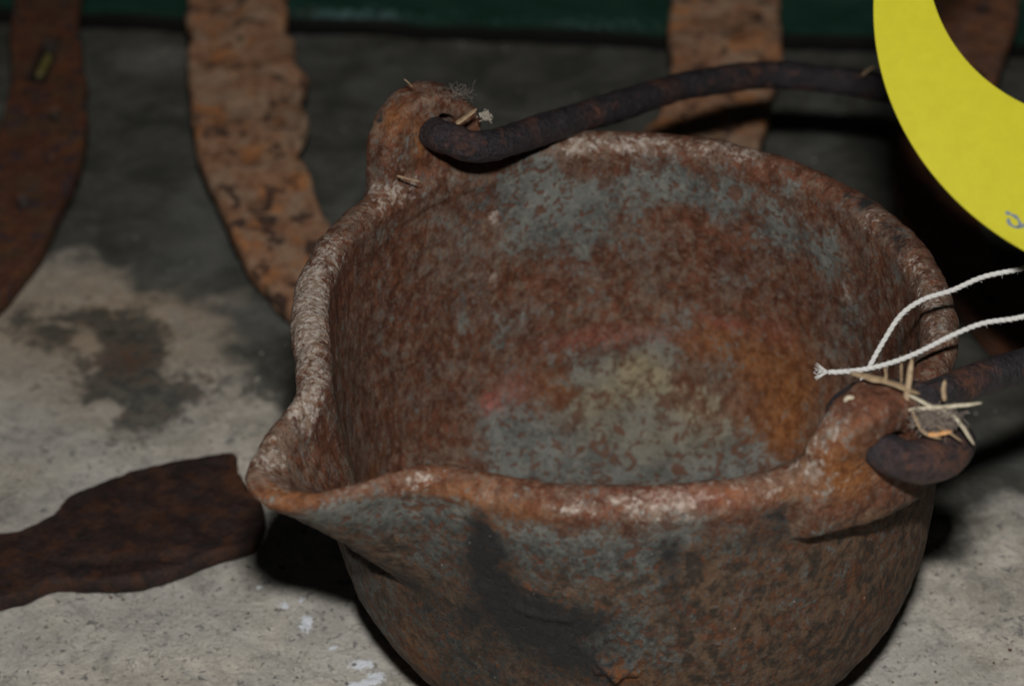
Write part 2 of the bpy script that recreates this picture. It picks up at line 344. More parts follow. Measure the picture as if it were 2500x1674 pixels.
# ------------------------------------------------------------ swept flat irons (horseshoes, bar)
def flat_iron(name, left, right, top_fn, thick, mat, parent, origin, n=260, m=30, bevel=.14, rough=.1, edge=.08, seed=0., dents=(), arch=0., tint=None):
    """left/right: plan outlines (x,y); top_fn(x,y)->z of top face."""
    Lc = catmull(left, n); Rc = catmull(right, n)
    e1 = edge * fbm(np.c_[Lc, np.zeros(n)], .9, 4, seed)[:, None]; e2 = edge * fbm(np.c_[Rc, np.zeros(n)], .9, 4, seed + 50)[:, None]
    W = Rc - Lc; Wn = W / np.linalg.norm(W, axis=1)[:, None]
    Lc = Lc + Wn * e1 * 1.5; Rc = Rc + Wn * e2 * 1.5
    ts = (1 - np.cos(np.linspace(0, math.pi, m))) / 2 * .25 + np.linspace(0, 1, m) * .75
    width = np.linalg.norm(Rc - Lc, axis=1)
    V = []
    for side in (0, 1):
        for j in range(m):
            t = ts[j] if side == 0 else ts[m - 1 - j]
            xy = Lc + (Rc - Lc) * t
            d = np.minimum(t, 1 - t) * width
            q = np.clip(d / bevel, 0, 1); drop = (1 - np.sqrt(1 - (1 - q) ** 2)) * bevel
            zt = top_fn(xy[:, 0], xy[:, 1]) + arch * 4 * t * (1 - t)
            z = zt - drop if side == 0 else zt - thick + drop
            V.append(np.c_[xy, z])
    V = np.array(V)                                 # (2m, n, 3)
    k = 2 * m; V = V.transpose(1, 0, 2).reshape(-1, 3)
    nz = rough * fbm(V, .7, 3, seed + 9) + rough * .3 * fbm(V, 2.2, 2, seed + 3) + rough * .1 * fbm(V, 6, 2, seed + 4)
    topm = np.tile(np.r_[np.ones(m), np.zeros(m)], n)
    V[:, 2] += nz * (topm * 1.0 + (1 - topm) * .3)
    dent_shade = np.zeros(len(V))
    for (cx, cy, sx, sy, ang, dep) in dents:
        c, s = math.cos(ang), math.sin(ang); dx, dy = V[:, 0] - cx, V[:, 1] - cy
        q = np.maximum(np.abs((dx * c + dy * s) / sx), np.abs((-dx * s + dy * c) / sy))
        V[:, 2] -= dep * sstep(1.25, .8, q) * topm; dent_shade = np.maximum(dent_shade, min(1, dep * 2.6) * sstep(1.5, 1.0, q) * topm)  # sinks each dent and masks the shade painted into it
    i = np.arange(n - 1)[:, None]; j = np.arange(k)[None, :]; j2 = (j + 1) % k
    F = np.stack([i*k+j, i*k+j2, (i+1)*k+j2, (i+1)*k+j], -1).reshape(-1, 4)
    faces = [tuple(f) for f in F.tolist()]
    faces += [tuple(range(k))[::-1], tuple(range((n-1)*k, n*k))]
    o = mesh_obj(name, V, faces, mat, parent, origin, attrs={'dent_shade': dent_shade, 'tint': (tint(V) if tint else np.zeros(len(V)))})
    bm = bmesh.new(); bm.from_mesh(o.data); bmesh.ops.recalc_face_normals(bm, faces=bm.faces); bm.to_mesh(o.data); bm.free()
    o.data.polygons.foreach_set('use_smooth', [True] * len(o.data.polygons)); o.data.set_sharp_from_angle(angle=R(65))
    return o

# big horseshoe behind the pot: both legs run up over the board, toe hidden by the pot
def shoe_two():
    org = (-1, 20, 0)
    t = thing('horseshoe', 'large tan rusted horseshoe behind the pot with both legs leaning on the green board', 'horseshoe', org, 'rusty horseshoes leaning on the green board')
    top = lambda x, y: .62 + .136 * (y - 12) + 0 * x
    outer = [(-12.4, 39.5), (-11.9, 34.5), (-11.62, 30.9), (-11.24, 28.3), (-10.95, 25.8), (-10.45, 22.9), (-9.63, 20.6), (-8.69, 18.1), (-7.7, 16.0), (-6.6, 14.5), (-4.6, 12.6), (-1.2, 11.6), (2.2, 12.3), (4.6, 14.2), (6.6, 17.2), (7.6, 20), (8.15, 22.6), (8.75, 24.8), (9.3, 27.4), (9.57, 30.9), (9.8, 34.5), (10, 39.5)]
    inner = [(-8.9, 39.5), (-8.3, 34.5), (-8.04, 30.9), (-8.0, 29.3), (-7.55, 28.6), (-7.6, 27.9), (-7.35, 27.0), (-7.0, 26.4), (-7.15, 25.2), (-6.85, 24.3), (-6.9, 23.5), (-7.3, 23.1), (-7.0, 22.2), (-6.7, 21.5), (-6.05, 19.4), (-5.5, 17.9), (-4.7, 16.6), (-3.3, 15.3), (-1.2, 14.7), (.9, 15.2), (2.3, 16.6), (3.4, 18.7), (3.9, 20.8), (4.35, 23.3), (4.85, 24.5), (5.3, 26.3), (5.5, 28.4), (5.67, 30.9), (5.9, 34.5), (6.1, 39.5)]
    dents = [(-8.2, 19.6, .22, .3, .3, .16), (-9.4, 24.3, .5, .35, .4, .12), (-10.3, 27.4, .35, .3, 0, .12), (-7.6, 24.6, .5, .9, 0, .10), (-8.6, 22.0, .25, .3, 0, .1), (7.8, 29, .3, .5, 0, .12), (6.6, 23.6, .25, .3, 0, .1)]
    flat_iron('shoe', outer, inner, top, .75, M['shoe_tan'], t, org, n=520, m=34, rough=.16, edge=.13, seed=3, dents=dents, bevel=.2)
shoe_two()

def shoe_one():
    org = (-20, 22, 0)
    t = thing('horseshoe', 'dark brown horseshoe at the left edge with a nail slot and two nail holes', 'horseshoe', org, 'rusty horseshoes leaning on the green board')
    top = lambda x, y: .6 + .12 * (y - 12) + 0 * x
    outer = [(-15.7, 39.0), (-15.6, 35), (-15.5, 31.4), (-14.95, 28.1), (-14.42, 25.5), (-14.2, 23.4), (-14.3, 21.3), (-14.68, 18.5), (-15.3, 16.4), (-16.2, 14.7), (-18.2, 12.8), (-20.8, 12.0), (-23.4, 12.8), (-25.6, 15.4), (-26.8, 19.2), (-27.2, 23.5), (-26.8, 28), (-26.2, 31.4), (-26, 35), (-25.9, 39)]
    inner = [(-18.1, 39.0), (-18.0, 35), (-17.93, 31.4), (-17.45, 28.1), (-17.2, 26), (-17.15, 24.1), (-17.5, 21.5), (-17.9, 19.5), (-18.3, 17.9), (-18.9, 16.4), (-19.8, 15.5), (-20.8, 15.2), (-21.9, 15.5), (-22.8, 17), (-23.4, 19.6), (-23.8, 23.5), (-23.6, 28), (-23.4, 31.4), (-23.3, 35), (-23.2, 39)]
    a = .12
    dents = [(-16.25, 27.76, .26, 1.05, -.10, .42), (-15.39, 24.57, .13, .26, -.1, .5), (-15.72, 20.0, .13, .2, .1, .5), (-15.1, 22.1, .12, .2, .0, .12), (-16.9, 17.0, .13, .2, .2, .3)]
    flat_iron('shoe', outer, inner, top, .7, M['shoe_brown'], t, org, n=620, m=44, rough=.1, edge=.10, seed=13, dents=dents, bevel=.15)
    # worn head of a nail still sitting in the slot
    c = np.array([[-16.36, 27.05, 2.16], [-16.28, 27.5, 2.24], [-16.2, 28.0, 2.3], [-16.14, 28.45, 2.34]])
    m = NT('tarnished_brass'); n = m.noise(9, 4, .6)
    mt = m.out(m.mix(m.ss(n, .35, .6), (.05, .042, .012), (.15, .125, .035)), .5, n, .6, .05, .5)
    V, F = tube(catmull(c, 26), np.interp(np.linspace(0, 1, 26), [0, .15, .8, 1], [.05, .15, .17, .06]), 10)
    mesh_obj('nail', V, F, mt, t, org)
shoe_one()

def shoe_three():
    org = (21, 22, 0)
    t = thing('horseshoe', 'dark horseshoe at the right edge half hidden behind the yellow tag', 'horseshoe', org, 'rusty horseshoes leaning on the green board')
    top = lambda x, y: .6 + .12 * (y - 12) + 0 * x
    outer = [(15.2, 39), (15.3, 35), (15.1, 31.4), (14.2, 28.1), (13.2, 25.0), (12.6, 22), (12.5, 19.5), (13.1, 17.2), (14.4, 13.6), (16.2, 11.6), (19, 10.2), (22, 10.1), (25, 11.6), (27.4, 15), (28.5, 19.5), (28.6, 25), (27.8, 31.4), (27.3, 35), (27.2, 39)]
    inner = [(18.6, 39), (18.5, 35), (18.25, 31.4), (17.25, 28.4), (16.4, 25.9), (15.3, 23), (14.9, 20.4), (14.95, 18.1), (15.9, 15.6), (17.2, 14.2), (19.2, 13.1), (21.6, 13.1), (23.6, 14.4), (25, 17), (25.6, 20), (25.6, 25), (24.9, 31.4), (24.4, 35), (24.2, 39)]
    dents = [(16.1, 27.0, .16, .3, .3, .4), (16.9, 30.9, .16, .3, .2, .4), (13.7, 21.5, .13, .26, 0, .3), (14.6, 15.4, .13, .2, .5, .3)]
    flat_iron('shoe', outer, inner, top, .7, M['shoe_dark'], t, org, n=420, m=30, rough=.16, edge=.15, seed=23, dents=dents, bevel=.16)
shoe_three()

def bar():
    org = (-10, 5, 0)
    up = [(-22, 2.2), (-19, 3.4), (-16, 4.4), (-13.83, 4.83), (-13.15, 5.02), (-12.5, 5.7), (-12.2, 6.45), (-11.43, 6.99), (-10.41, 7.57), (-9.24, 8.02), (-8.28, 8.22), (-7.85, 8.2), (-7.72, 7.9), (-7.78, 7.45), (-7.4, 7.15), (-7.0, 6.7)]
    lo = [(-22, -.9), (-19, .3), (-16, 1.3), (-13.3, 2.15), (-12.75, 2.3), (-12.15, 2.78), (-11.36, 2.84), (-9.97, 2.78), (-9.43, 3.0), (-8.36, 3.66), (-7.5, 4.1), (-6.9, 4.5), (-6.72, 5.5)]
    top = lambda x, y: .55 + .02 * np.sin(x * 1.3)
    o = flat_iron('iron_strap', up, lo, top, .5, M['bar'], None, org, n=300, m=48, rough=.16, edge=.10, seed=33, bevel=.14, tint=lambda V: sstep(-8.3, -7.6, V[:, 0]) * sstep(5.6, 7.2, V[:, 1]) * 1.0, dents=[(-10.5, 3.6, 1.6, .16, .05, .06), (-7.35, 7.1, .12, .4, .3, .2)])
    tag(o, 'dark rusty flat iron strap with a paddle end lying left of the pot spout', 'iron strap')
bar()

# ------------------------------------------------------------ the pot
PC = np.array([2.63, 2.1, 0.0]); PH = 10.2
LU = norm([.62, -.785, 0]); LV = np.array([-LU[1], LU[0], 0])          # lug axis and its tangent
HA, HB = 1.1, .55                                                      # hole heights above the rim (back lug, front lug)
OUT = [(0, 0), (190, 0), (196, .06), (200, .18), (205.6, .42), (208.9, .7), (210.6, 1.15), (213, 1.77), (215, 2.2), (217.2, 2.75), (220, 3.1), (223.6, 3.12), (226.6, 2.75), (229.2, 2.05), (231.8, 1.25), (235.7, .5), (242, .27), (250, .15), (260, .06), (270, 0), (360, 0)]
def bump_theta(deg):
    xs = np.arange(0, 360, .5); ys = np.interp(xs, [a for a, b in OUT], [b for a, b in OUT])
    k = np.exp(-(np.arange(-14, 15) * .5 / 2.0) ** 2); k /= k.sum(); ys = np.convolve(np.r_[ys[-14:], ys, ys[:14]], k, 'valid')
    return np.interp(deg, xs, ys, period=360)
def build_pot():
    h = .085
    lo = np.array([-11.2, -10.2, -.25]); hi = np.array([9.2 + 1, 10.2, 13.2])
    X = np.arange(lo[0], hi[0], h, dtype=np.float32); Y = np.arange(lo[1], hi[1], h, dtype=np.float32); Z = np.arange(lo[2], hi[2], h, dtype=np.float32)
    # 2-D shell profile SDF table
    prof = [(7.40, -.44, .44), (7.36, -.9, .37), (7.32, -1.6, .34), (7.29, -2.6, .33), (7.28, -3.6, .32), (7.25, -4.8, .32), (7.10, -6.0, .33), (6.85, -7.2, .34), (6.25, -8.35, .36), (4.9, -9.3, .38), (2.6, -9.74, .40), (0, -9.8, .40)]
    rt = np.arange(0, 13, .04, dtype=np.float32); zt = np.arange(-10.8, 3.2, .04, dtype=np.float32); RR, ZZ = np.meshgrid(rt, zt, indexing='ij')
    T = np.full(RR.shape, 1e3, np.float32)
    for (r0, z0, w0), (r1, z1, w1) in zip(prof[:-1], prof[1:]):
        dx, dz = r1 - r0, z1 - z0; t = np.clip(((RR - r0) * dx + (ZZ - z0) * dz) / (dx * dx + dz * dz), 0, 1)
        T = np.minimum(T, np.hypot(RR - r0 - dx * t, ZZ - z0 - dz * t) - (w0 + (w1 - w0) * t))
    nx, ny, nz = len(X), len(Y), len(Z)
    S = np.empty((nx, ny, nz), np.float32)
    gx, gy = np.meshgrid(X, Y, indexing='ij'); gx0 = gx; r = np.hypot(gx, gy); th = np.degrees(np.arctan2(gy, gx)) % 360
    B = bump_theta(th).astype(np.float32)
    u = gx * LU[0] + gy * LU[1]; v = gx * LV[0] + gy * LV[1]
    for k in range(nz):
        z = Z[k] - PH
        gx = gx0 - .30 * float(sstep(1.0, 6.5, -z))            # the casting leans a little
        r = np.hypot(gx, gy)
        g = float(np.clip(1 - (-z - .3) / 4.1, 0, 1)) if z < 0 else 1.0
        g = g ** 1.15 if g < .93 else g ** 1.0
        dip = .18 * sstep(.6, 2.6, B)                      # the lip dips a little at the very tip of the spout
        rw = r - B * g * sstep(4.2, 6.6, r)
        zi = (z + dip * (g > 0) + 10.8) / .04; ri = np.clip(rw / .04, 0, len(rt) - 2.001)
        zi = np.clip(zi, 0, len(zt) - 2.001)
        i0 = ri.astype(int); f = ri - i0; k0 = np.asarray(zi).astype(int); kf = zi - k0
        d = (T[i0, k0] * (1 - f) + T[i0 + 1, k0] * f) * (1 - kf) + (T[i0, k0 + 1] * (1 - f) + T[i0 + 1, k0 + 1] * f) * kf
        d = d * np.where(B * g > .2, .8, 1.0)
        # lugs : rounded tongues standing on the rim
        for sgn, top, lean, hz, c0, sh, th_, half in ((-1, 2.2, 0.0, HA, 7.62, .30, .52, 1.55), (1, 1.75, .12, HB, 7.82, 0.0, .62, 1.45)):
            uu = u * sgn - c0 - lean * max(z, 0); vh = v * sgn; vv = vh - sh
            zz = z
            cz = top - half
            wid = half + .10 * max(0.0, -z)                 # widens towards its foot
            if zz > cz: dd = np.hypot(vv, zz - cz) - half
            else: dd = np.maximum(np.abs(vv) - wid, -(zz + 1.55))
            curve = vv ** 2 / 15.0                          # follows the rim
            q1 = dd + .22; q2 = np.abs(uu + curve) - th_ - (.16 * np.clip(vv, -2, 2) if sgn > 0 else 0) + .22
            lug = np.minimum(np.maximum(q1, q2), 0) + np.hypot(np.maximum(q1, 0), np.maximum(q2, 0)) - .22
            kk = .45 if z > -.9 else (.16 if sgn < 0 else np.where(vv < .2, .5, .16))
            hh = np.clip(.5 + .5 * (lug - d) / kk, 0, 1); d = lug * (1 - hh) + d * hh - kk * hh * (1 - hh)
            hole = np.hypot(vh * .88, zz - hz) - .44
            hole = np.where((u * sgn > 6.0), hole, 9)
            d = np.maximum(d, -hole)
        S[:, :, k] = d
    # surface nets
    s = S < 0
    c = s[:-1, :-1, :-1].astype(np.int8)
    cnt = np.zeros((nx-1, ny-1, nz-1), np.int8)
    for a in (0, 1):
        for b in (0, 1):
            for e in (0, 1): cnt += s[a:nx-1+a, b:ny-1+b, e:nz-1+e]
    act = np.argwhere((cnt > 0) & (cnt < 8)); ids = np.full((nx-1, ny-1, nz-1), -1, np.int32); ids[tuple(act.T)] = np.arange(len(act))
    acc = np.zeros((len(act), 3)); wgt = np.zeros(len(act))
    cor = [(a, b, e) for a in (0, 1) for b in (0, 1) for e in (0, 1)]
    vals = {q: S[act[:, 0]+q[0], act[:, 1]+q[1], act[:, 2]+q[2]] for q in cor}
    for ax in range(3):
        for q in cor:
            if q[ax]: continue
            q2 = list(q); q2[ax] = 1; q2 = tuple(q2); a, b = vals[q], vals[q2]
            m = (a < 0) != (b < 0); t = np.where(m, a / np.where(m, a - b, 1), 0)
            p = np.tile(np.array(q, float), (len(act), 1)); p[:, ax] = t
            acc += p * m[:, None]; wgt += m
    V = (act + acc / wgt[:, None]) * h + lo
    quads = []
    for ax in range(3):
        o1, o2 = [(1, 2), (2, 0), (0, 1)][ax]
        sl = [slice(1, -1)] * 3; sl[ax] = slice(0, -1)
        sl2 = list(sl); sl2[ax] = slice(1, None)
        A_ = s[tuple(sl)]; B_ = s[tuple(sl2)]; ch = np.argwhere(A_ != B_)
        if not len(ch): continue
        base = ch.copy(); 
        for q in range(3):
            if q != ax: base[:, q] += 1
        sg = s[tuple(base.T)]
        e1 = np.zeros(3, int); e1[o1] = 1; e2 = np.zeros(3, int); e2[o2] = 1
        i0 = ids[tuple((base - e1 - e2).T)]; i1 = ids[tuple((base - e2).T)]; i2 = ids[tuple(base.T)]; i3 = ids[tuple((base - e1).T)]
        Q = np.stack([i0, i1, i2, i3], 1); Q[~sg] = Q[~sg][:, ::-1]; quads.append(Q)
    F = np.vstack(quads); F = F[(F >= 0).all(1)]
    # light smoothing
    def nb_avg(V):
        A = np.zeros_like(V); N = np.zeros(len(V))
        for a, b in ((0, 1), (1, 2), (2, 3), (3, 0)):
            for k in range(3):
                A[:, k] += np.bincount(F[:, a], V[F[:, b], k], len(V)) + np.bincount(F[:, b], V[F[:, a], k], len(V))
            N += np.bincount(F[:, a], minlength=len(V)) + np.bincount(F[:, b], minlength=len(V))
        return A / N[:, None]
    for _ in range(3):
        V = V + .5 * (nb_avg(V) - V); V = V - .52 * (nb_avg(V) - V) * .9
    return V, F
V, F = build_pot()
def vnormals(V, F):
    fn = np.cross(V[F[:, 2]] - V[F[:, 0]], V[F[:, 3]] - V[F[:, 1]]); N = np.zeros_like(V)
    for k in range(4):
        for a in range(3): N[:, a] += np.bincount(F[:, k], fn[:, a], len(V))
    return N / (np.linalg.norm(N, axis=1)[:, None] + 1e-12)
N = vnormals(V, F)
# cast surface: soft lumps everywhere, embossed marks and a cracked flaw under the spout on the outside
r = np.hypot(V[:, 0], V[:, 1]); th = np.degrees(np.arctan2(V[:, 1], V[:, 0])) % 360; zr = V[:, 2] - PH
inside = (N[:, 0] * V[:, 0] + N[:, 1] * V[:, 1] < 0) | ((zr < -5) & (N[:, 2] > 0.2))
d = .055 * fbm(V, .8, 3, 2) + .03 * fbm(V, 2.4, 3, 6) + .016 * fbm(V, 6, 2, 8)
rimz = sstep(-.9, -.2, zr); d += rimz * .035 * fbm(V, 3.2, 3, 40)
def seg_d(P, a, b):
    a = np.array(a); b = np.array(b); t = np.clip(((P - a) @ (b - a)) / ((b - a) @ (b - a)), 0, 1); return np.linalg.norm(P - (a + t[:, None] * (b - a)), axis=1)
arc = np.c_[(th - 265) * math.pi / 180 * 7.5, zr]          # unrolled outside front (cm sideways, cm height)
outm = (~inside) & (arc[:, 0] > -8) & (arc[:, 0] < 8) & (zr < -1.0)
def ridge(pts, w, amp):
    dd = np.full(len(V), 9.0)
    for a, b in zip(pts[:-1], pts[1:]): dd = np.minimum(dd, seg_d(arc, a, b))
    return amp * np.exp(-(dd / w) ** 2) * outm
# small star mark low on the front, a curl and a raised bar above it
for a in (90, 35, 145, -5, 185): d += ridge([(.34 + .08 * math.cos(R(a)), -5.0 + .08 * math.sin(R(a))), (.34 + .46 * math.cos(R(a)), -5.0 + .36 * math.sin(R(a)))], .085, .17)
d += ridge([(-1.9, -2.75), (-1.3, -2.85), (-.7, -2.8)], .09, .07) + ridge([(-1.9, -3.45), (-1.3, -3.6), (-.7, -3.58)], .08, .08)
for q in (-1.6, -1.2, -.85): d += ridge([(q, -3.1), (q, -3.55)], .07, .06)
d += ridge([(1.3 + .22 * math.cos(R(a)), -2.6 + .27 * math.sin(R(a))) for a in range(60, 330, 30)], .07, .08)
V = V + N * d[:, None]
Vw = V + PC

